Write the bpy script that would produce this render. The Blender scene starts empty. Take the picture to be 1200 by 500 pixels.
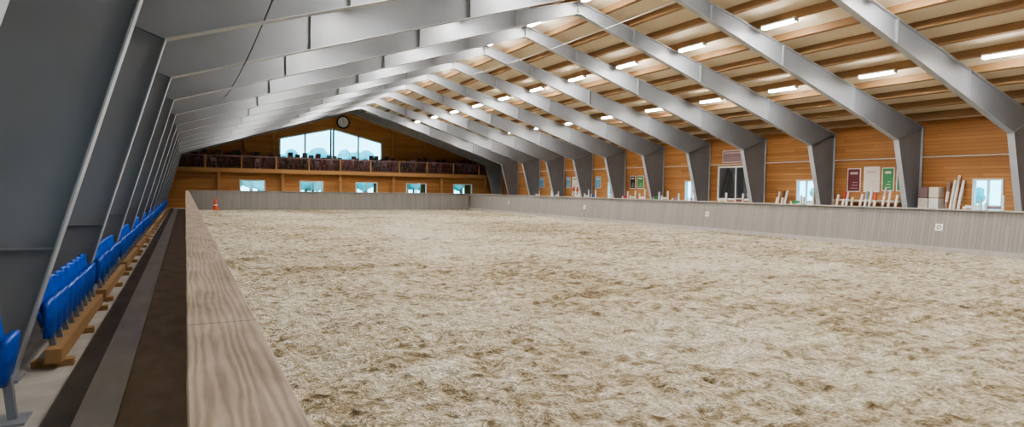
import bpy, math, random, bmesh
from mathutils import Vector, Matrix, noise
random.seed(7)
scene = bpy.context.scene

# ------------------------------------------------------------------ dimensions (metres)
XC = 12.85           # ridge line
HALF = 14.95         # half width to the wall face
XL, XR = XC-HALF, XC+HALF
YB, YE = -8.7, 58.6  # back wall / gable wall
FY0, FS = 7.45, 4.03 # frame phase / spacing
ZAP = 8.86; SL = 0.27 # top of rafters at ridge, slope
def ztop(x): return ZAP - SL*abs(x-XC)

# ------------------------------------------------------------------ materials
def new_mat(name):
    m = bpy.data.materials.new(name); m.use_nodes = True
    nt = m.node_tree
    b = nt.nodes["Principled BSDF"]
    return m, nt, b
def N(nt, t, **kw):
    n = nt.nodes.new(t)
    for k, v in kw.items(): setattr(n, k, v)
    return n
def math_n(nt, op, a, b=None):
    n = nt.nodes.new("ShaderNodeMath"); n.operation = op
    for i, s in enumerate((a, b)):
        if s is None: continue
        if isinstance(s, (int, float)): n.inputs[i].default_value = s
        else: nt.links.new(s, n.inputs[i])
    return n.outputs[0]
def mixc(nt, fac, a, b, mode='MIX'):
    n = nt.nodes.new("ShaderNodeMix"); n.data_type = 'RGBA'; n.blend_type = mode
    def put(sock, v):
        if isinstance(v, (int, float)): sock.default_value = v
        elif isinstance(v, (tuple, list)): sock.default_value = (*v[:3], 1)
        else: nt.links.new(v, sock)
    put(n.inputs[0], fac); put(n.inputs[6], a); put(n.inputs[7], b)
    return n.outputs[2]
def mottled(name, c1, c2, scale=3.0, rough=0.6, metal=0.0, bump=0.05, stretch=(1,1,1), spec=0.5):
    m, nt, b = new_mat(name)
    g = N(nt, "ShaderNodeNewGeometry")
    mp = N(nt, "ShaderNodeMapping"); mp.inputs['Scale'].default_value = stretch
    nt.links.new(g.outputs['Position'], mp.inputs[0])
    n = N(nt, "ShaderNodeTexNoise"); n.inputs['Scale'].default_value = scale
    n.inputs['Detail'].default_value = 3
    nt.links.new(mp.outputs[0], n.inputs['Vector'])
    r = N(nt, "ShaderNodeMapRange"); r.inputs[1].default_value = .35; r.inputs[2].default_value = .65
    nt.links.new(n.outputs[0], r.inputs[0])
    nt.links.new(mixc(nt, r.outputs[0], c1, c2), b.inputs['Base Color'])
    b.inputs['Roughness'].default_value = rough; b.inputs['Metallic'].default_value = metal
    b.inputs['Specular IOR Level'].default_value = spec
    if bump:
        bp = N(nt, "ShaderNodeBump"); bp.inputs['Strength'].default_value = bump
        nt.links.new(n.outputs[0], bp.inputs['Height']); nt.links.new(bp.outputs[0], b.inputs['Normal'])
    return m
def boards(name, c1, c2, axis, width, grain, gap=0.06, gapc=(.03,.02,.012), rough=.6, gs=14, bump=.4):
    m, nt, b = new_mat(name)
    g = N(nt, "ShaderNodeNewGeometry")
    s = N(nt, "ShaderNodeSeparateXYZ"); nt.links.new(g.outputs['Position'], s.inputs[0])
    t = math_n(nt, 'DIVIDE', s.outputs[axis], width)
    idx = math_n(nt, 'FLOOR', t); fr = math_n(nt, 'FRACT', t)
    off = math_n(nt, 'MULTIPLY', idx, 1.37)
    ln = math_n(nt, 'FLOOR', math_n(nt, 'DIVIDE', math_n(nt, 'ADD', s.outputs[grain], off), 4.2))
    key = math_n(nt, 'ADD', math_n(nt, 'MULTIPLY', idx, 7.13), math_n(nt, 'MULTIPLY', ln, 3.71))
    wn = N(nt, "ShaderNodeTexWhiteNoise", noise_dimensions='1D'); nt.links.new(key, wn.inputs['W'])
    mp = N(nt, "ShaderNodeMapping")
    sc = [gs]*3; sc[grain] = 1.1; mp.inputs['Scale'].default_value = sc
    nt.links.new(g.outputs['Position'], mp.inputs[0])
    n = N(nt, "ShaderNodeTexNoise"); n.inputs['Scale'].default_value = 1.3
    n.inputs['Detail'].default_value = 4; n.inputs['Distortion'].default_value = .6
    nt.links.new(mp.outputs[0], n.inputs['Vector'])
    f = math_n(nt, 'ADD', math_n(nt, 'MULTIPLY', wn.outputs[0], .55), math_n(nt, 'MULTIPLY', n.outputs[0], .5))
    col = mixc(nt, f, c1, c2)
    if gap > 0:
        gp = math_n(nt, 'LESS_THAN', fr, gap)
        col = mixc(nt, gp, col, gapc)
    if bump:
        bp = N(nt, "ShaderNodeBump"); bp.inputs['Strength'].default_value = bump; bp.inputs['Distance'].default_value = .015
        if gap > 0: nt.links.new(math_n(nt, 'SUBTRACT', n.outputs[0], math_n(nt, 'MULTIPLY', gp, 1.5)), bp.inputs['Height'])
        else: nt.links.new(n.outputs[0], bp.inputs['Height'])
        nt.links.new(bp.outputs[0], b.inputs['Normal'])
    nt.links.new(col, b.inputs['Base Color'])
    b.inputs['Roughness'].default_value = rough
    return m
def plain(name, c, rough=.5, metal=0.0, emis=None, es=0):
    m = mottled(name, c, tuple(v*.88 for v in c), 8, rough, metal, 0)
    if emis:
        b = m.node_tree.nodes["Principled BSDF"]
        b.inputs['Emission Color'].default_value = (*emis, 1); b.inputs['Emission Strength'].default_value = es
    return m
def cap_mat():
    m, nt, b = new_mat("weathered_cap_board")
    g = N(nt, "ShaderNodeNewGeometry")
    mp = N(nt, "ShaderNodeMapping"); mp.inputs['Scale'].default_value=(1,.10,1)
    nt.links.new(g.outputs['Position'], mp.inputs[0])
    wv = N(nt, "ShaderNodeTexWave", wave_type='BANDS', bands_direction='X')
    wv.inputs['Scale'].default_value=13; wv.inputs['Distortion'].default_value=8; wv.inputs['Detail'].default_value=3; wv.inputs['Detail Scale'].default_value=1.2
    nt.links.new(mp.outputs[0], wv.inputs['Vector'])
    n = N(nt, "ShaderNodeTexNoise"); n.inputs['Scale'].default_value=3.0; n.inputs['Detail'].default_value=7
    mp2 = N(nt, "ShaderNodeMapping"); mp2.inputs['Scale'].default_value=(3,.9,1)
    nt.links.new(g.outputs['Position'], mp2.inputs[0]); nt.links.new(mp2.outputs[0], n.inputs['Vector'])
    f = math_n(nt,'ADD',math_n(nt,'MULTIPLY',wv.outputs[1],.22),math_n(nt,'MULTIPLY',n.outputs[0],.75))
    r = N(nt,"ShaderNodeValToRGB"); nt.links.new(f,r.inputs[0]); e=r.color_ramp.elements
    e[0].position=.22; e[0].color=(.15,.11,.08,1); e[1].position=.8; e[1].color=(.40,.33,.265,1)
    x=e.new(.5); x.color=(.275,.215,.17,1)
    nt.links.new(r.outputs[0], b.inputs['Base Color']); b.inputs['Roughness'].default_value=.7
    bp=N(nt,"ShaderNodeBump"); bp.inputs['Strength'].default_value=.2; bp.inputs['Distance'].default_value=.01
    nt.links.new(f,bp.inputs['Height']); nt.links.new(bp.outputs[0],b.inputs['Normal'])
    return m

M_steel = mottled("painted_grey_steel", (.27,.285,.315), (.24,.255,.28), 1.2, .45, 0, 0)
M_steel_edge = mottled("steel_flange_paint", (.42,.435,.46), (.37,.385,.41), 2, .4, 0, 0)
M_purlin = boards("purlin_timber", (.21,.115,.05), (.31,.185,.09), 0, 1.17, 1, gap=0, bump=0)
M_deck = mottled("roof_deck_panel", (.76,.66,.51), (.70,.60,.45), 1.0, .8, 0, 0, (1,.2,1))
M_woodR = boards("pine_cladding_side", (.31,.13,.04), (.54,.265,.095), 2, .15, 1, gapc=(.08,.035,.013))
M_woodE = boards("pine_cladding_end", (.37,.16,.05), (.62,.31,.11), 2, .15, 0, gapc=(.10,.04,.016))
M_beam = boards("timber_beam", (.40,.21,.085), (.56,.32,.14), 2, .3, 0, gap=0, bump=0)
M_kickY = boards("kickboard_planks_side", (.21,.195,.185), (.285,.268,.255), 1, .13, 2, gap=.10, gapc=(.155,.143,.135), rough=.8)
M_kickX = boards("kickboard_planks_end", (.21,.195,.185), (.285,.268,.255), 0, .13, 2, gap=.10, gapc=(.155,.143,.135), rough=.8)
M_cap = cap_mat()
M_capR = mottled("barrier_cap_paint", (.36,.34,.33), (.42,.40,.38), 4, .7, 0, 0)
M_conc = mottled("walkway_concrete", (.48,.45,.41), (.39,.365,.33), 2.5, .85, 0, .1)
M_concLit = mottled("lit_concrete_strip", (.82,.77,.69), (.72,.67,.59), 3, .85, 0, .1, (1,.3,1))  # lit band of the walkway painted as paler floor, lifted against barrier shadow
M_concShade = mottled("dark_shade_strip", (.30,.27,.245), (.235,.21,.19), 4, .9, 0, .1, (1,.3,1))  # walkway shade painted in as a dark floor band
M_brownShade = mottled("brown_shade_strip", (.46,.35,.24), (.56,.44,.31), 5, .95, 0, .2, (1,.4,1))  # barrier shadow on the walkway put into a brown floor colour
M_grey = mottled("grey_wall_panel", (.34,.35,.375), (.30,.31,.335), 1, .6, 0, 0)
M_white = plain("white_paint", (.82,.82,.80), .4)
M_blue = plain("blue_seat_plastic", (.006,.085,.52), .35)
M_logs = boards("raw_timber_beam", (.30,.17,.075), (.45,.28,.13), 0, .5, 1, gap=0, rough=.8)
M_black = plain("black_paint", (.02,.02,.022), .4)
M_red = plain("red_plastic", (.6,.03,.02), .4)
M_orange = plain("orange_red_plastic", (.75,.09,.03), .4)
M_green = plain("green_print", (.05,.25,.09), .5)
M_sky = plain("light_blue_print", (.15,.38,.6), .5)
M_dkred = plain("dark_red_print", (.16,.03,.04), .5)
M_cream = plain("cream_print", (.75,.70,.60), .5)
M_pink = plain("pink_print", (.62,.45,.5), .5)
M_mauve = plain("mauve_fabric", (.30,.20,.21), .7)
M_dkbrown = mottled("dark_brown_timber", (.10,.05,.04), (.17,.085,.065), 9, .6, 0, 0)
M_tube = plain("lamp_diffuser", (.9,.9,.9), .4, 0, (1, .96, .90), 88)
M_mirror = new_mat("mirror_glass"); _b = M_mirror[2]; M_mirror = M_mirror[0]
_b.inputs['Base Color'].default_value = (.6,.63,.63,1); _b.inputs['Metallic'].default_value = 1; _b.inputs['Roughness'].default_value = .03
def glass():
    m, nt, b = new_mat("window_glass")
    tr = N(nt, "ShaderNodeBsdfTransparent"); tr.inputs[0].default_value = (.80,.97,.98,1)
    gl = N(nt, "ShaderNodeBsdfGlossy"); gl.inputs['Roughness'].default_value = .02
    mx = N(nt, "ShaderNodeMixShader"); mx.inputs[0].default_value = .06
    nt.links.new(tr.outputs[0], mx.inputs[1]); nt.links.new(gl.outputs[0], mx.inputs[2])
    nt.links.new(mx.outputs[0], nt.nodes['Material Output'].inputs[0])
    return m
M_glass = glass()
def sand():
    m, nt, b = new_mat("riding_sand")
    g = N(nt, "ShaderNodeNewGeometry")
    def mapv(st=(1,1,1), rot=0):
        mp = N(nt, "ShaderNodeMapping"); mp.inputs['Scale'].default_value = st; mp.inputs['Rotation'].default_value=(0,0,rot)
        nt.links.new(g.outputs['Position'], mp.inputs[0]); return mp.outputs[0]
    def nz(scale, det, st=(1,1,1), dist=0, rot=0, lo=.35, hi=.65):
        n = N(nt, "ShaderNodeTexNoise"); n.inputs['Scale'].default_value = scale
        n.inputs['Detail'].default_value = det; n.inputs['Distortion'].default_value = dist
        n.inputs['Roughness'].default_value = .6
        nt.links.new(mapv(st,rot), n.inputs['Vector'])
        r=N(nt,"ShaderNodeMapRange"); r.inputs[1].default_value=lo; r.inputs[2].default_value=hi
        nt.links.new(n.outputs[0],r.inputs[0]); return r.outputs[0]
    big = nz(.16, 2, (1,.8,1)); mid = nz(1.3, 3, (1,1,1), .8); fine = nz(7, 5, dist=.6); grit = nz(30, 3)
    rake = nz(1.0, 4, (.35,2.6,1), 1.0, .35)
    vo = N(nt,"ShaderNodeTexVoronoi"); vo.inputs['Scale'].default_value=3.2; vo.inputs['Randomness'].default_value=1
    dv = N(nt,"ShaderNodeVectorMath"); dv.operation='ADD'
    nn = N(nt,"ShaderNodeTexNoise"); nn.inputs['Scale'].default_value=5; nn.inputs['Detail'].default_value=1; nt.links.new(g.outputs['Position'],nn.inputs['Vector'])
    sc = N(nt,"ShaderNodeVectorMath"); sc.operation='SCALE'; sc.inputs['Scale'].default_value=.22; nt.links.new(nn.outputs['Color'],sc.inputs[0])
    nt.links.new(g.outputs['Position'],dv.inputs[0]); nt.links.new(sc.outputs[0],dv.inputs[1]); nt.links.new(dv.outputs[0],vo.inputs['Vector'])
    hp = N(nt,"ShaderNodeMapRange"); hp.inputs[1].default_value=.12; hp.inputs[2].default_value=.42; nt.links.new(vo.outputs['Distance'],hp.inputs[0])
    hoof = hp.outputs[0]
    def wsum(*t):
        o=None
        for v,w in t:
            q=math_n(nt,'MULTIPLY',v,w); o=q if o is None else math_n(nt,'ADD',o,q)
        return o
    f = wsum((big,.20),(mid,.17),(fine,.30),(rake,.17),(hoof,.16))  # natural sand tone, plus shading of the hollows put into the colour
    r = N(nt, "ShaderNodeValToRGB"); nt.links.new(f, r.inputs[0])
    e = r.color_ramp.elements
    e[0].position = .26; e[0].color = (.22,.165,.10,1)
    e[1].position = .76; e[1].color = (.88,.83,.71,1)
    x = e.new(.42); x.color = (.42,.345,.23,1)
    x = e.new(.56); x.color = (.65,.575,.43,1)
    gr = N(nt, "ShaderNodeMapRange"); gr.inputs[3].default_value=.55; gr.inputs[4].default_value=1.15
    nt.links.new(grit, gr.inputs[0])
    c = mixc(nt, 1.0, r.outputs[0], gr.outputs[0], 'MULTIPLY')
    nt.links.new(c, b.inputs['Base Color'])
    b.inputs['Roughness'].default_value = .95; b.inputs['Specular IOR Level'].default_value = .1
    h = wsum((fine,.6),(grit,.18),(rake,.7),(hoof,.8))
    bp = N(nt, "ShaderNodeBump"); bp.inputs['Strength'].default_value = 1; bp.inputs['Distance'].default_value = .12
    nt.links.new(h, bp.inputs['Height']); nt.links.new(bp.outputs[0], b.inputs['Normal'])
    return m
M_sand = sand()

# ------------------------------------------------------------------ mesh builder
class MB:
    def __init__(s): s.v=[]; s.f=[]; s.m=[]; s.mats=[]
    def mi(s, mat):
        if mat not in s.mats: s.mats.append(mat)
        return s.mats.index(mat)
    def add(s, vs, fs, mat):
        o=len(s.v); s.v+= [tuple(v) for v in vs]; k=s.mi(mat)
        for f in fs: s.f.append([i+o for i in f]); s.m.append(k)
    def hexa(s, p, mat):
        s.add(p, [(3,2,1,0),(4,5,6,7),(0,1,5,4),(1,2,6,5),(2,3,7,6),(3,0,4,7)], mat)
    def box(s, x0,x1,y0,y1,z0,z1, mat):
        s.hexa([(x0,y0,z0),(x1,y0,z0),(x1,y1,z0),(x0,y1,z0),(x0,y0,z1),(x1,y0,z1),(x1,y1,z1),(x0,y1,z1)], mat)
    def bar(s, a, b, w, t, mat, up=(0,0,1)):
        a=Vector(a); b=Vector(b); d=(b-a).normalized(); u=Vector(up)
        if abs(d.dot(u))>.98: u=Vector((1,0,0))
        r=d.cross(u).normalized(); u=r.cross(d).normalized()
        r=r*w/2; u=u*t/2
        s.hexa([a-r-u,a+r-u,b+r-u,b-r-u,a-r+u,a+r+u,b+r+u,b-r+u], mat)
    def cyl(s, a, b, r, mat, n=12, r2=None):
        a=Vector(a); b=Vector(b); d=(b-a).normalized(); u=Vector((0,0,1))
        if abs(d.dot(u))>.98: u=Vector((1,0,0))
        p=d.cross(u).normalized(); q=p.cross(d)
        r2=r if r2 is None else r2
        vs=[]
        for c,rr in ((a,r),(b,r2)):
            for i in range(n):
                t=2*math.pi*i/n; vs.append(c+p*math.cos(t)*rr+q*math.sin(t)*rr)
        fs=[(i,(i+1)%n,n+(i+1)%n,n+i) for i in range(n)]+[tuple(range(n-1,-1,-1)),tuple(range(n,2*n))]
        s.add(vs,fs,mat)
    def prism_y(s, poly, y0, y1, mat):
        n=len(poly)
        vs=[(x,y0,z) for x,z in poly]+[(x,y1,z) for x,z in poly]
        fs=[tuple(range(n)),tuple(range(2*n-1,n-1,-1))]+[(i,n+i,n+(i+1)%n,(i+1)%n) for i in range(n)]
        s.add(vs,fs,mat)
    def obj(s, name, bevel=0, smooth=False, recalc=True):
        me=bpy.data.meshes.new(name); me.from_pydata(s.v,[],s.f)
        for m in s.mats: me.materials.append(m)
        me.polygons.foreach_set('material_index', s.m)
        if recalc:
            bm=bmesh.new(); bm.from_mesh(me); bmesh.ops.recalc_face_normals(bm, faces=bm.faces); bm.to_mesh(me); bm.free()
        if smooth: me.polygons.foreach_set('use_smooth',[True]*len(me.polygons))
        me.update()
        o=bpy.data.objects.new(name, me); scene.collection.objects.link(o)
        if bevel:
            b=o.modifiers.new("bevel",'BEVEL'); b.width=bevel; b.segments=2; b.limit_method='ANGLE'
        return o

# ------------------------------------------------------------------ floor & sand
mb=MB()
FB=-.25
mb.box(XL-.2, XR+.2, YB-.2, YE+.2, -.4, FB, M_conc)
mb.box(XL, -1.02, YB, 56, FB, 0, M_conc)
mb.box(-1.02, -.80, YB, 56, FB, -.002, M_concShade)
mb.box(-.80, -.50, YB, 56, FB, 0.004, M_concLit)
mb.box(-.50, 0.13, YB, 56, FB, -.006, M_brownShade)
mb.box(23.5, XR, YB, 56, FB, 0, M_conc)
mb.box(0.13, 23.5, 53.1, 56, FB, 0, M_conc)
mb.obj("floor")

xs=[.19+i*(23.33-.19)/260 for i in range(261)]
ys=[]; y=YB+.05
while y<52.85:
    ys.append(y)
    y += .35 if y<1.5 else max(.075, .075*(y-1.5)/8)
ys.append(52.9)
V=[];F=[]
for yy in ys:
    for xx in xs:
        z=noise.fractal(Vector((xx*1.3,yy*1.3,0)),.9,2.1,4)*.034 + noise.noise(Vector((xx*4.3,yy*4.3,5)))*.045
        c=noise.noise(Vector((xx*2.6,yy*2.2,9)))
        z-= max(0,c-.2)*.18
        V.append((xx,yy,z-.012))
nx=len(xs)
for j in range(len(ys)-1):
    for i in range(nx-1):
        a=j*nx+i; F.append((a,a+1,a+nx+1,a+nx))
me=bpy.data.meshes.new("sand"); me.from_pydata(V,[],F); me.materials.append(M_sand)
me.polygons.foreach_set('use_smooth',[True]*len(F))
o=bpy.data.objects.new("sand_riding_surface",me); scene.collection.objects.link(o)

# ------------------------------------------------------------------ walls with openings
def wall_y(mb, x0,x1, y0,y1, z0,z1, ops, mat):
    cuts=sorted(set([y0,y1]+[o[0] for o in ops]+[o[1] for o in ops]))
    for a,b in zip(cuts[:-1],cuts[1:]):
        op=[o for o in ops if o[0]<=a+1e-6 and o[1]>=b-1e-6]
        if op:
            _,_,za,zb=op[0]; mb.box(x0,x1,a,b,z0,za,mat); mb.box(x0,x1,a,b,zb,z1,mat)
        else: mb.box(x0,x1,a,b,z0,z1,mat)
def wall_x(mb, y0,y1, x0,x1, z0,z1, ops, mat):
    cuts=sorted(set([x0,x1]+[o[0] for o in ops]+[o[1] for o in ops]))
    for a,b in zip(cuts[:-1],cuts[1:]):
        op=[o for o in ops if o[0]<=a+1e-6 and o[1]>=b-1e-6]
        if op:
            _,_,za,zb=op[0]
            if za>z0: mb.box(a,b,y0,y1,z0,za,mat)
            mb.box(a,b,y0,y1,zb,z1,mat)
        else: mb.box(a,b,y0,y1,z0,z1,mat)

EAVE=ztop(XR)+.25
RW=[(12.95+8.06*j-.53, 12.95+8.06*j+.53, 1.27, 2.62) for j in range(-2,6)]
mb=MB(); wall_y(mb, XR, XR+.2, YB, YE, 0, EAVE, RW, M_woodR); mb.obj("wall_right")
mb=MB(); wall_y(mb, XL-.2, XL, YB, YE, 0, EAVE, [], M_grey)
for i in range(60):
    yy=YB+.6+i*1.1
    if yy<YE-.3: mb.box(XL-.01, XL+.02, yy, yy+.05, .0, EAVE-.02, M_grey)
mb.obj("wall_left")
wn=0
def win_y(x, y0,y1,z0,z1, name):
    mb=MB(); t=.07; X0,X1=x-.05,x+.10
    mb.box(X0-.02,X1,y0,y0+t,z0,z1,M_white); mb.box(X0-.02,X1,y1-t,y1,z0,z1,M_white)
    mb.box(X0-.02,X1,y0+t,y1-t,z0,z0+t,M_white); mb.box(X0-.02,X1,y0+t,y1-t,z1-t,z1,M_white)
    c=(y0+y1)/2; mb.box(X0,X1-.02,c-.025,c+.025,z0+t,z1-t,M_white)
    mb.box(X0-.06,X0+.02,y0-.08,y1+.08,z0-.05,z0,M_white)
    mb.box(x+.03,x+.04,y0+t,y1-t,z0+t,z1-t,M_glass)
    mb.obj(name)
for w in RW:
    wn+=1; win_y(XR, *w, f"window_{wn}")

EWX=(4.95,9.7,14.5,19.2,23.9)
def gable(name, y0, y1, mat, win=None, low=None, peak=None):
    mb=MB()
    top=lambda x: ztop(x)+.25
    z0=3.2
    wall_x(mb,y0,y1,XL-.2,XR+.2,0,z0,low or [],mat)
    xsb=[XL-.2, XC, XR+.2] if not win else sorted([XL-.2, win[0], XC, peak, win[1], XR+.2])
    for a,b in zip(xsb[:-1],xsb[1:]):
        if win and win[0]<=a and b<=win[1]:
            mb.prism_y([(a,z0),(b,z0),(b,win[2]),(a,win[2])],y0,y1,mat)
            mb.prism_y([(a,wt(a)),(b,wt(b)),(b,top(b)),(a,top(a))],y0,y1,mat)
        else:
            mb.prism_y([(a,z0),(b,z0),(b,top(b)),(a,top(a))],y0,y1,mat)
    return mb.obj(name)
PK=XC-.85
GW=(PK-4.65, PK+4.65, 4.35, 6.15, 7.25)
wt=lambda x: GW[4]-(GW[4]-GW[3])*abs(x-PK)/4.65
gable("wall_end", YE, YE+.2, M_woodE, GW, [(x-1.25,x+1.35,.9,2.7) for x in EWX], PK)
gable("wall_back", YB-.2, YB, M_woodE, None, [(XL+.8,XL+6.5,0,3.1),(XC-4,XC+4,0,3.1),(XR-6.5,XR-.8,0,3.1)])  # openings added behind the camera to let fill daylight onto the frames
for n_,(a,b) in enumerate(((XL+.8,XL+6.5),(XC-4,XC+4),(XR-6.5,XR-.8))):
    mb=MB()
    mb.box(a+.01,a+.11,YB-.15,YB-.05,0,3.09,M_white); mb.box(b-.11,b-.01,YB-.15,YB-.05,0,3.09,M_white); mb.box(a+.11,b-.11,YB-.15,YB-.05,2.99,3.09,M_white)
    mb.obj(f"fill_opening_{n_+1}")  # surround of an added daylight opening, out of view
mb=MB()
yy0,yy1=YE-.05,YE+.1
for x,mt in ((GW[0],M_white), (PK-2.5,M_white), (PK-.22,M_dkbrown),(PK+.02,M_dkbrown), (PK+2.3,M_white), (GW[1]-.14,M_white)):
    x1=x+.14
    mb.prism_y([(x,GW[2]),(x1,GW[2]),(x1,wt(x1)),(x,wt(x))],yy0,yy1,mt)
mb.box(GW[0],GW[1],yy0,yy1,GW[2],GW[2]+.12,M_white)
for a,b in ((GW[0],PK),(PK,GW[1])):
    mb.prism_y([(a,wt(a)-.13),(b,wt(b)-.13),(b,wt(b)),(a,wt(a))],yy0,yy1,M_white)
    mb.prism_y([(a,GW[2]),(b,GW[2]),(b,wt(b)),(a,wt(a))],YE+.04,YE+.05,M_glass)
wn+=1; mb.obj(f"window_{wn}")
mb=MB()
for x in (2.2,4.6,6.9,XC,17.6,20.9,23.7):
    z0_=7.32 if x==XC else 3.3
    mb.box(x-.1,x+.1,YE-.16,YE-.055,z0_,ztop(x)+.1,M_beam)
for s in (-1,1):
    mb.bar((XC,YE-.12,ztop(XC)-.15),(XC+s*14.7,YE-.12,ztop(XC+14.7)-.15),.12,.25,M_beam)
mb.obj("trim_gable_posts")

YG=56.0
EW=[(x-1.0,x+1.0,1.25,2.36) for x in EWX]
mb=MB(); wall_x(mb, YG,YG+.18, XL+.01,XR-.01,0,3.04,EW,M_woodE); mb.obj("wall_gallery_front")
for (x0,x1,z0,z1) in EW:
    wn+=1; mb=MB(); t=.09
    mb.box(x0,x0+t,YG-.05,YG+.1,z0,z1,M_white); mb.box(x1-t,x1,YG-.05,YG+.1,z0,z1,M_white)
    mb.box(x0+t,x1-t,YG-.05,YG+.1,z0,z0+t,M_white); mb.box(x0+t,x1-t,YG-.05,YG+.1,z1-t,z1,M_white)
    mb.box((x0+x1)/2-.03,(x0+x1)/2+.03,YG-.02,YG+.1,z0+t,z1-t,M_white)
    mb.box(x0+t,x1-t,YG+.03,YG+.04,z0+t,z1-t,M_glass)
    mb.obj(f"window_{wn}")
mb=MB()
mb.box(XL+.02,XR-.02,55.5,YE-.01,3.05,3.2,M_beam)
mb.box(XL+.02,XR-.02,55.42,55.5,2.95,3.28,M_beam)
for x in (2.4,7.3,12.1,16.9,21.6,26.2):
    mb.box(x-.11,x+.11,55.6,55.85,0,3.05,M_beam)
mb.obj("gallery_balcony")
mb=MB()
mb.box(XL+.7,XR-.7,55.43,55.5,4.22,4.32,M_mauve)
mb.box(XL+.7,XR-.7,55.45,55.48,3.34,3.40,M_dkbrown)
x=XL+.8; k=0
while x<XR-.8:
    if k%14==0: mb.box(x,x+.12,55.40,55.5,3.2,4.34,M_beam)
    else:
        w_=.045
        mb.bar((x,55.46,3.37),(x+random.uniform(.1,.3),55.46,4.24),w_,.03,random.choice([M_mauve,M_dkbrown,M_dkbrown]))
        if random.random()<.7: mb.bar((x+.2,55.485,3.37),(x-random.uniform(0,.1),55.485,4.24),w_,.02,random.choice([M_mauve,M_dkbrown]))
    x+=.19; k+=1
mb.obj("gallery_railing")
mb=MB()
for r in range(3):
    x=XL+1.2
    zb=3.2+r*.2
    if r: mb.box(XL+1,XR-1,56.2+r*.75,YE-.2 if r==2 else 57.7,3.2,zb,M_dkbrown)
    while x<XR-1.5:
        y0=56.25+r*.75+random.uniform(-.06,.06)
        h=random.uniform(.80,1.3)
        c=random.choice([M_dkred,M_dkbrown,M_black,M_mauve,M_dkbrown,M_pink if random.random()<.3 else M_dkred])
        for dx in (0,.38):
            mb.box(x+dx,x+dx+.04,y0,y0+.04,zb,zb+.44,c)
            mb.box(x+dx,x+dx+.04,y0+.38,y0+.42,zb,zb+h,c)
        mb.box(x,x+.42,y0,y0+.42,zb+.44,zb+.48,c)
        mb.box(x+.04,x+.38,y0+.385,y0+.41,zb+.62,zb+h,c)
        x+=random.choice([.47,.5,.55,.62])
mb.obj("gallery_chairs")

# clock
mb=MB()
cx,cy,cz=XC+.05,YE-.2,7.85
mb.cyl((cx,cy+.04,cz),(cx,cy-.06,cz),.62,M_black,32)
mb.cyl((cx,cy-.06,cz),(cx,cy-.07,cz),.47,M_white,32)
mb.bar((cx,cy-.085,cz),(cx+.02,cy-.085,cz+.34),.05,.01,M_black)
mb.bar((cx,cy-.085,cz),(cx+.22,cy-.085,cz-.1),.06,.01,M_black)
for i in range(12):
    a=i*math.pi/6; d=Vector((math.sin(a),0,math.cos(a))); c=Vector((cx,cy-.08,cz))
    mb.bar(c+d*.35,c+d*.42,.035,.01,M_black)
mb.obj("wall_clock")

# ------------------------------------------------------------------ roof
mb=MB()
for s in (-1,1):
    z0=ZAP+.27; z1=z0-SL*(HALF+.3)
    mb.prism_y([(XC,z0),(XC+s*(HALF+.3),z1),(XC+s*(HALF+.3),z1+.2),(XC,z0+.2)],YB-.3,YE+.3,M_deck)
mb.obj("ceiling")
mb=MB()
ang=math.atan(SL)
for i in range(-12,13):
    x=XC+i*1.17; s=0 if i==0 else (1 if i>0 else -1)
    z=ztop(x)+.005
    w=.06; h=.258
    nxv=Vector((math.sin(ang)*s,0,math.cos(ang))); tx=Vector((math.cos(ang),0,-math.sin(ang)*s))
    c=Vector((x,0,z)) 
    p=[c-tx*w,c+tx*w,c+tx*w+nxv*h,c-tx*w+nxv*h]
    mb.prism_y([(q.x,q.z) for q in p],YB+.01,YE-.01,M_purlin)
mb.obj("roof_purlins")

# ------------------------------------------------------------------ steel portal frames
def frame_mesh():
    mb=MB(); T=.018; W=.11
    bi,bo,ki,kz=14.32,14.86,13.12,4.20
    eo=14.86; ez=ZAP-SL*eo; ab=8.42
    for s in (-1,1):
        P=lambda x,z:(XC+s*x,z)
        mb.prism_y([P(bi,0),P(bo,0),P(eo,ez),P(ki,kz)],-.008,.008,M_steel)
        mb.prism_y([P(ki,kz),P(eo,ez),P(0,ZAP),P(0,ab)],-.008,.008,M_steel)
        def plate(a,b,w=W,t=T,mat=M_steel_edge):
            mb.bar((XC+s*a[0],0,a[1]),(XC+s*b[0],0,b[1]),w*2,t,mat,up=(s*(-(b[1]-a[1])),0,(b[0]-a[0])))
        plate((bi,0.02),(ki,kz)); plate((ki,kz),(0,ab))
        plate((bo,0.02),(eo,ez)); plate((eo,ez-.01),(0,ZAP-.01))
        plate((ki,kz),(eo,ez),W*.9,.02,M_steel)
        top=lambda x: ZAP-SL*x
        bot=lambda x: ab-(ab-kz)*x/ki
        for x in (10.2,6.1,2.6):
            plate((x,bot(x)),(x,top(x)),W*.9,.025,M_steel)
        plate((bi-.36,1.26),(bo,1.26),W*.85,.015,M_steel)
        mb.box(min(XC+s*(bi-.06),XC+s*(bo+.05)),max(XC+s*(bi-.06),XC+s*(bo+.05)),-.16,.16,0.0,.025,M_steel)
    mb.box(XC-.02,XC+.02,-W,W,ab-.06,ZAP-.02,M_steel)
    return mb
base=frame_mesh().obj("portal_frame")
ks=list(range(-3,13))
base.location.y=FY0+FS*ks[0]
for k in ks[1:]:
    y=FY0+FS*k
    if k==12: y=55.2
    o=bpy.data.objects.new("portal_frame",base.data); o.location.y=y; scene.collection.objects.link(o)

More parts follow.
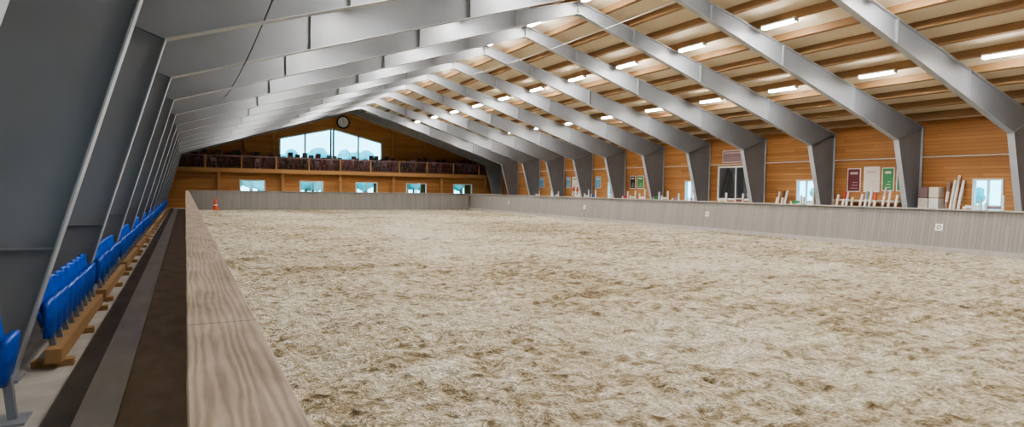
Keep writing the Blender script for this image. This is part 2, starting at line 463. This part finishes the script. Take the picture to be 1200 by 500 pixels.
# ------------------------------------------------------------------ lamps
mb=MB()
for i in (-8,-4,0,4,8):
    x=XC+i*1.17
    for k in range(-4,12):
        y=(10.0 if abs(i)==8 else 10.45)+FS*k
        if y<YB+1 or y>54.3: continue
        z=ztop(x)
        mb.box(x-.11,x+.11,y-.66,y+.66,z-.04,z+.02,M_white)
        a,b_,c_,d_=x-.085,x+.085,y-.63,y+.63; z0,z1=z-.10,z-.04
        mb.add([(a,c_,z1),(a,d_,z1),(a,d_,z0),(a,c_,z0),(b_,c_,z1),(b_,d_,z1),(b_,d_,z0),(b_,c_,z0)],
               [(0,1,2,3),(3,2,6,7),(7,6,5,4)],M_tube)
        for e in (-.66,.63): mb.box(x-.1,x+.1,y+e,y+e+.03,z-.11,z-.04,M_white)
mb.obj("fluorescent_ceiling_lights")

# ------------------------------------------------------------------ barriers
ZT=1.425
mb=MB()
mb.box(.03,.06,YB+.01,53.3,.0,ZT-.045,M_kickY)
mb.hexa([(.12,YB+.01,-.03),(.18,YB+.01,-.03),(.18,53.1,-.03),(.12,53.1,-.03),(.12,YB+.01,ZT-.045),(.17,YB+.01,ZT-.045),(.17,53.1,ZT-.045),(.12,53.1,ZT-.045)],M_kickY)
mb.box(.12,.185,YB+.01,53.1,-.2,-.03,M_kickY)
for i in range(32):
    yy=YB+i*2.0+.5
    if yy<53: mb.box(.06,.12,yy,yy+.08,0,ZT-.045,M_logs)
seams=[YB+.01,-3.9,-.5,2.36,5.9,9.8,13.7,17.6,21.5,25.4,29.3,33.2,37.1,41,44.9,49,53.3]
for a,b in zip(seams[:-1],seams[1:]):
    j=random.uniform(-.003,.003)
    mb.box(.0+j,.222+j,a+.002,b-.002,ZT-.045,ZT,M_cap)
mb.obj("kickboard_barrier",bevel=.006)
mb=MB()
YR1=53.2
def slant(mb,x0,x1,xt,y0,y1):
    mb.hexa([(x0,y0,-.03),(x0+.05,y0,-.03),(x0+.05,y1,-.03),(x0,y1,-.03),(xt,y0,ZT),(xt+.05,y0,ZT),(xt+.05,y1,ZT),(xt,y1,ZT)],M_kickY)
slant(mb,23.34,0,23.58,YB+.01,YR1)
mb.box(23.50,23.82,YB+.01,YR1,ZT,ZT+.045,M_capR)
mb.box(23.28,23.36,YB+.01,YR1,-.2,.14,M_capR)
for i in range(31):
    yy=YB+.5+i*2
    mb.bar((23.72,yy,0),(23.72,yy,ZT),.08,.08,M_logs)
mb.obj("kickboard_barrier")
mb=MB()
x0,x1=.25,23.25
mb.hexa([(x0,52.9,-.2),(x1,52.9,-.2),(x1,52.95,-.2),(x0,52.95,-.2),(x0,53.12,ZT),(x1,53.12,ZT),(x1,53.17,ZT),(x0,53.17,ZT)],M_kickX)
mb.box(x0,x1+.25,53.05,53.32,ZT,ZT+.045,M_capR)
for i in range(12):
    xx=.8+i*2; mb.bar((xx,53.25,0),(xx,53.25,ZT),.08,.08,M_logs)
mb.obj("kickboard_barrier")

def marker(y):
    mb=MB(); z=.82; x=23.34+.24*(z+.03)/(ZT+.03)-.012
    dz=.12; dx=.24/(ZT+.03)*dz
    mb.hexa([(x-dx,y-.12,z-dz),(x-dx+.01,y-.12,z-dz),(x-dx+.01,y+.12,z-dz),(x-dx,y+.12,z-dz),
             (x+dx,y-.12,z+dz),(x+dx+.01,y-.12,z+dz),(x+dx+.01,y+.12,z+dz),(x+dx,y+.12,z+dz)],M_white)
    n=20; c=Vector((x-.006,y,z)); up=Vector((dx,0,dz)).normalized(); sd=Vector((0,1,0))
    for i in range(n):
        a=2*math.pi*i/n; b=2*math.pi*(i+1)/n
        mb.bar(c+up*math.cos(a)*.06+sd*math.sin(a)*.06, c+up*math.cos(b)*.06+sd*math.sin(b)*.06,.025,.008,M_black,up=(1,0,0))
    mb.obj("arena_marker_plate")
for y in (1.4,12.4,23.4,34.4,45.4): marker(y)

# ------------------------------------------------------------------ stadium seats (tip-up, folded)
def rpanel(w,h,nu=9,nv=11,th=.03,curve=.03,taper=.0):
    vs=[]
    for side in (0,1):
        for j in range(nv):
            t=-1+2*j/(nv-1)
            for i in range(nu):
                u=-1+2*i/(nu-1)
                uu=u*math.sqrt(max(0,1-.28*t*t*abs(u)**2)); tt=t*math.sqrt(max(0,1-.28*u*u*abs(t)**2))
                yy=uu*w/2*(1-taper*(t+1)/2); s=tt*h/2
                x=curve*(u*u+t*t*.6)
                vs.append((x-(th if side else 0),yy,s))
    n0=nu*nv; fs=[]
    for j in range(nv-1):
        for i in range(nu-1):
            a=j*nu+i; fs.append((a,a+1,a+nu+1,a+nu)); fs.append((n0+a,n0+a+nu,n0+a+nu+1,n0+a+1))
    for i in range(nu-1):
        fs.append((i,n0+i,n0+i+1,i+1)); a=(nv-1)*nu+i; fs.append((a,a+1,n0+a+1,n0+a))
    for j in range(nv-1):
        a=j*nu; fs.append((a,a+nu,n0+a+nu,n0+a)); a=j*nu+nu-1; fs.append((a,n0+a,n0+a+nu,a+nu))
    return vs,fs
SX=-1.24
def seat(mb, yc, z0=.21):
    def put(geo, cx, cz, ang):
        vs,fs=geo; out=[]
        for x,y,s in vs:
            out.append((cx+x*math.cos(ang)+s*math.sin(-ang), yc+y, cz+x*math.sin(ang)+s*math.cos(ang)))
        mb.add(out,fs,M_blue)
    put(rpanel(.44,.42,curve=.035,taper=.1), SX-.10, .64, .20)
    put(rpanel(.43,.42,th=.05,curve=-.02), SX+.04, .50, -.10+random.uniform(-.08,.12))
    mb.bar((SX+.02,yc,z0),(SX-.02,yc,.42),.06,.06,M_steel)
    mb.bar((SX-.03,yc-.20,.40),(SX-.03,yc+.20,.40),.05,.05,M_steel)
    mb.bar((SX-.05,yc-.12,.40),(SX-.12,yc-.12,.62),.03,.02,M_steel)
    mb.bar((SX-.05,yc+.12,.40),(SX-.12,yc+.12,.62),.03,.02,M_steel)
for k in range(-1,12):
    y0=FY0+FS*k+.22; y1=y0+FS-.44
    mb=MB()
    if k==-1:
        seat(mb,6.15,0.02); mb.box(SX-.1,SX+.12,6.0,6.3,0,.02,M_steel)
    else:
        n=9; seats=[y0+.22+i*(y1-y0-.44)/(n-1) for i in range(n)]
        mb.box(SX-.02,SX+.12,y0,y1,.07,.21,M_logs)
        for q in range(3):
            yc=y0+.2+q*(y1-y0-.4)/2
            mb.box(SX-.16,SX+.20,yc-.07,yc+.07,0,.07,M_logs)
        for yc in seats: seat(mb,yc)
    o=mb.obj("stadium_seat_row")
    for p in o.data.polygons:
        if o.data.materials[p.material_index]==M_blue: p.use_smooth=True

# ------------------------------------------------------------------ things along the right wall
WX=XR-.002
def poster(y0,y1,z0,z1,bg,fg,name="wall_poster"):
    mb=MB()
    mb.box(WX-.03,WX,y0,y1,z0,z1,M_white)
    mb.box(WX-.036,WX-.03,y0+.04,y1-.04,z0+.04,z1-.04,bg)
    h=z1-z0
    mb.box(WX-.040,WX-.036,y0+.14,y1-.14,z1-.26*h,z1-.16*h,fg)
    for q in range(3):
        mb.box(WX-.040,WX-.036,y0+.14,y1-.16-.05*q,z0+(.15+.12*q)*h,z0+(.17+.12*q)*h,fg)
    mb.obj(name)
poster(18.15,18.80,2.05,3.15,M_dkred,M_pink)
poster(17.25,18.0,2.05,3.2,M_cream,M_pink)
poster(16.6,17.15,2.1,3.15,M_green,M_cream)
poster(16.0,16.5,2.1,3.15,M_green,M_white)
poster(24.4,26.6,3.65,4.35,M_mauve,M_pink)
poster(33.6,34.3,2.1,3.0,M_green,M_cream); poster(34.5,35.1,2.1,3.0,M_black,M_white)
poster(38.6,39.3,2.1,3.0,M_sky,M_white)
poster(41.6,42.5,2.1,3.0,M_cream,M_green)
poster(42.8,43.4,2.1,3.0,M_sky,M_white)
poster(47.0,47.8,2.1,3.0,M_sky,M_cream)
def mirror(y0,y1,z0,z1):
    mb=MB(); t=.1
    mb.box(WX-.07,WX,y0,y0+t,z0,z1,M_white); mb.box(WX-.07,WX,y1-t,y1,z0,z1,M_white)
    mb.box(WX-.07,WX,y0+t,y1-t,z0,z0+t,M_white); mb.box(WX-.07,WX,y0+t,y1-t,z1-t,z1,M_white)
    c=(y0+y1)/2; mb.box(WX-.06,WX,c-.03,c+.03,z0+t,z1-t,M_white)
    mb.box(WX-.03,WX-.005,y0+t,y1-t,z0+t,z1-t,M_mirror)
    mb.obj("wall_mirror")
mirror(24.2,26.9,1.5,3.45)
def rack(y0,y1,colors,name,h=1.5):
    mb=MB(); x=WX-.7
    for yy in (y0,y1):
        mb.box(x,x+.07,yy,yy+.07,0,h+.1,M_logs); mb.box(x+.5,x+.57,yy,yy+.07,0,h+.1,M_logs)
        for z in (.4,.8,1.2,h): mb.box(x-.02,x+.6,yy-.005,yy+.075,z-.05,z,M_logs)
    L=y1-y0
    for zi,z in enumerate((.4,.8,1.2,h)):
        for p in range(5):
            xx=x+.06+p*.105
            seg=6; cs=colors[(p+zi)%len(colors)]
            for q in range(seg):
                a=y0-.15+(L+.3)*q/seg; b=y0-.15+(L+.3)*(q+1)/seg
                mb.cyl((xx,a,z+.05),(xx,b,z+.05),.05,cs if q%2 else M_white,10)
    mb.obj(name)
rack(16.1,18.9,[M_red,M_cream,M_blue,M_cream],"jump_pole_rack",1.6)
def leaners(ya,n,step,x0,x1,lo,hi,cols):
    mb=MB()
    for i in range(n):
        y=ya+step*i; L=random.uniform(lo,hi); c=cols[i%len(cols)]
        b=Vector((x0,y,.02)); t=Vector((x1,y+random.uniform(-.05,.18),L)); ns=6
        for q in range(ns):
            mb.cyl(b.lerp(t,q/ns),b.lerp(t,(q+1)/ns),.05,c if q%2 else M_white,10)
    mb.obj("leaning_jump_poles")
leaners(13.75,4,.14,WX-.9,WX-.08,2.5,2.8,[M_white,M_cream,M_white,M_mauve])
leaners(15.9,11,.27,WX-1.45,WX-.85,1.75,2.25,[M_white,M_cream,M_pink,M_red,M_white,M_sky])
leaners(28.2,3,.2,WX-.9,WX-.3,1.9,2.3,[M_white,M_red])
leaners(21.9,4,.17,WX-.9,WX-.3,1.8,2.1,[M_cream,M_dkbrown])
leaners(35.9,5,.2,WX-.9,WX-.3,1.9,2.3,[M_white,M_blue,M_red])
leaners(40.9,4,.25,WX-.9,WX-.3,1.9,2.3,[M_white,M_red])
def standard(y,col,h=1.75,x=WX-.9):
    mb=MB()
    for dy in (0,.55):
        mb.box(x,x+.08,y+dy,y+dy+.08,0,h if dy==0 else h-.3,M_white)
    mb.box(x-.25,x+.35,y,y+.08,0,.08,M_white); mb.box(x-.25,x+.35,y+.55,y+.63,0,.08,M_white)
    for z in (.3,.6,.9,1.2,1.45): mb.box(x+.02,x+.06,y+.08,y+.55,z,z+.12,col)
    mb.obj("jump_standard")
for y,c in ((8.0,M_white),(9.0,M_white),(9.8,M_dkbrown),(10.5,M_cream),(12.0,M_mauve),(12.75,M_white),(19.9,M_cream),(20.6,M_green),(24.2,M_dkbrown),(25.4,M_cream),(29.2,M_mauve),(30.2,M_cream),(31.0,M_green),(32.4,M_white),(33.4,M_cream),(34.2,M_red),(38.0,M_blue),(38.9,M_cream),(40.1,M_white),(43.2,M_white),(46.3,M_cream)):
    standard(y,c,random.uniform(1.8,2.1))
mb=MB()
for r in range(5):
    for q in range(2):
        y=14.5+q*.42; z=r*.46
        mb.box(WX-.5,WX-.05,y,y+.38,z,z+.44,[M_white,M_cream,M_mauve][(r+q)%3])
mb.obj("stacked_jump_blocks",bevel=.02)
mb=MB()
mb.cyl((WX-.05,YB+.3,3.55),(WX-.05,55.3,3.55),.025,M_white,8)
mb.obj("wall_conduit_pipe")

def cone(x,y):
    mb=MB(); mb.box(x-.2,x+.2,y-.2,y+.2,0.0,.05,M_orange)
    mb.cyl((x,y,.05),(x,y,.34),.17,M_orange,20,.14); mb.cyl((x,y,.34),(x,y,.42),.14,M_white,20,.12); mb.cyl((x,y,.42),(x,y,.9),.12,M_orange,20,.03)
    mb.obj("traffic_cone")
cone(2.0,52.1)

def cable(pts,r,name,mat):
    cu=bpy.data.curves.new(name,'CURVE'); cu.dimensions='3D'; cu.bevel_depth=r
    sp=cu.splines.new('POLY'); sp.points.add(len(pts)-1)
    for p,q in zip(sp.points,pts): p.co=(*q,1)
    cu.materials.append(mat)
    o=bpy.data.objects.new(name,cu); scene.collection.objects.link(o)
def sag(a,b,s,n=16):
    a=Vector(a);b=Vector(b)
    return [tuple(a.lerp(b,i/n)-Vector((0,0,s*4*(i/n)*(1-i/n)))) for i in range(n+1)]
cable(sag((1.2,7.45,4.9),(1.2,23.57,4.9),.25),.012,"hanging_cable",M_black)
cable(sag((XC+1.2,11.48,8.2),(XC+1.2,31.63,8.2),.2),.012,"hanging_cable",M_white)

# ------------------------------------------------------------------ outdoors
mb=MB(); mb.box(-150,220,-120,260,-.7,-.45,mottled("outdoor_gravel",(.42,.44,.36),(.52,.54,.46),.4,.9,0,0)); mb.obj("ground_outside")
M_tree=mottled("leaf_foliage",(.08,.36,.34),(.16,.50,.48),.6,.9,0,0)
mb=MB()
ico=bmesh.new(); bmesh.ops.create_icosphere(ico,subdivisions=2,radius=1)
IV=[v.co.copy() for v in ico.verts]; IF=[tuple(v.index for v in f.verts) for f in ico.faces]; ico.free()
def crown(x,y,h):
    mb.cyl((x,y,-.5),(x,y,h*.5),.22,M_dkbrown,6)
    for q in range(4):
        c=Vector((x+random.uniform(-1,1)*h*.15,y+random.uniform(-1,1)*h*.15,h*(.45+.13*q)))
        r=h*random.uniform(.20,.30)*(1-.12*q)
        mb.add([c+v*r*(1+.35*noise.noise(v*2.1+c)) for v in IV],IF,M_tree)
for i in range(120): crown(-50+i*1.25+random.uniform(-1,1),112+random.uniform(-5,5),random.uniform(6.8,8.6))
for i in range(45): crown(88+random.uniform(-4,4),-40+i*4+random.uniform(-1,1),random.uniform(2.2,3.6))
mb.obj("tree_line")

w=bpy.data.worlds.new("sky"); scene.world=w; w.use_nodes=True
nt=w.node_tree; bg=nt.nodes['Background']
tc=N(nt,"ShaderNodeTexCoord"); sp=N(nt,"ShaderNodeSeparateXYZ"); nt.links.new(tc.outputs['Generated'],sp.inputs[0])
r=N(nt,"ShaderNodeValToRGB"); nt.links.new(sp.outputs[2],r.inputs[0])
r.color_ramp.elements[0].color=(.36,.80,1,1); r.color_ramp.elements[1].color=(.22,.55,.95,1)
nt.links.new(r.outputs[0],bg.inputs[0]); bg.inputs[1].default_value=3.4

# ------------------------------------------------------------------ camera
f_px=730.; yaw=math.atan(383/f_px); pitch=math.atan(28/f_px); roll=.016
F=Vector((math.sin(yaw)*math.cos(pitch), math.cos(yaw)*math.cos(pitch), -math.sin(pitch)))
R0=Vector((math.cos(yaw),-math.sin(yaw),0)); U0=R0.cross(F)
Rc=R0*math.cos(roll)+U0*math.sin(roll); Uc=-R0*math.sin(roll)+U0*math.cos(roll)
cam=bpy.data.cameras.new("camera"); cam.sensor_width=36; cam.lens=f_px/1200*36; cam.clip_start=.05; cam.clip_end=600
co=bpy.data.objects.new("camera",cam); scene.collection.objects.link(co)
m=Matrix((( Rc.x,Uc.x,-F.x,0),(Rc.y,Uc.y,-F.y,0),(Rc.z,Uc.z,-F.z,1.9),(0,0,0,1)))
co.matrix_world=m
scene.camera=co
scene.view_settings.view_transform='AgX'
try: scene.view_settings.look='AgX - Medium High Contrast'
except Exception: pass
scene.view_settings.exposure=0.85
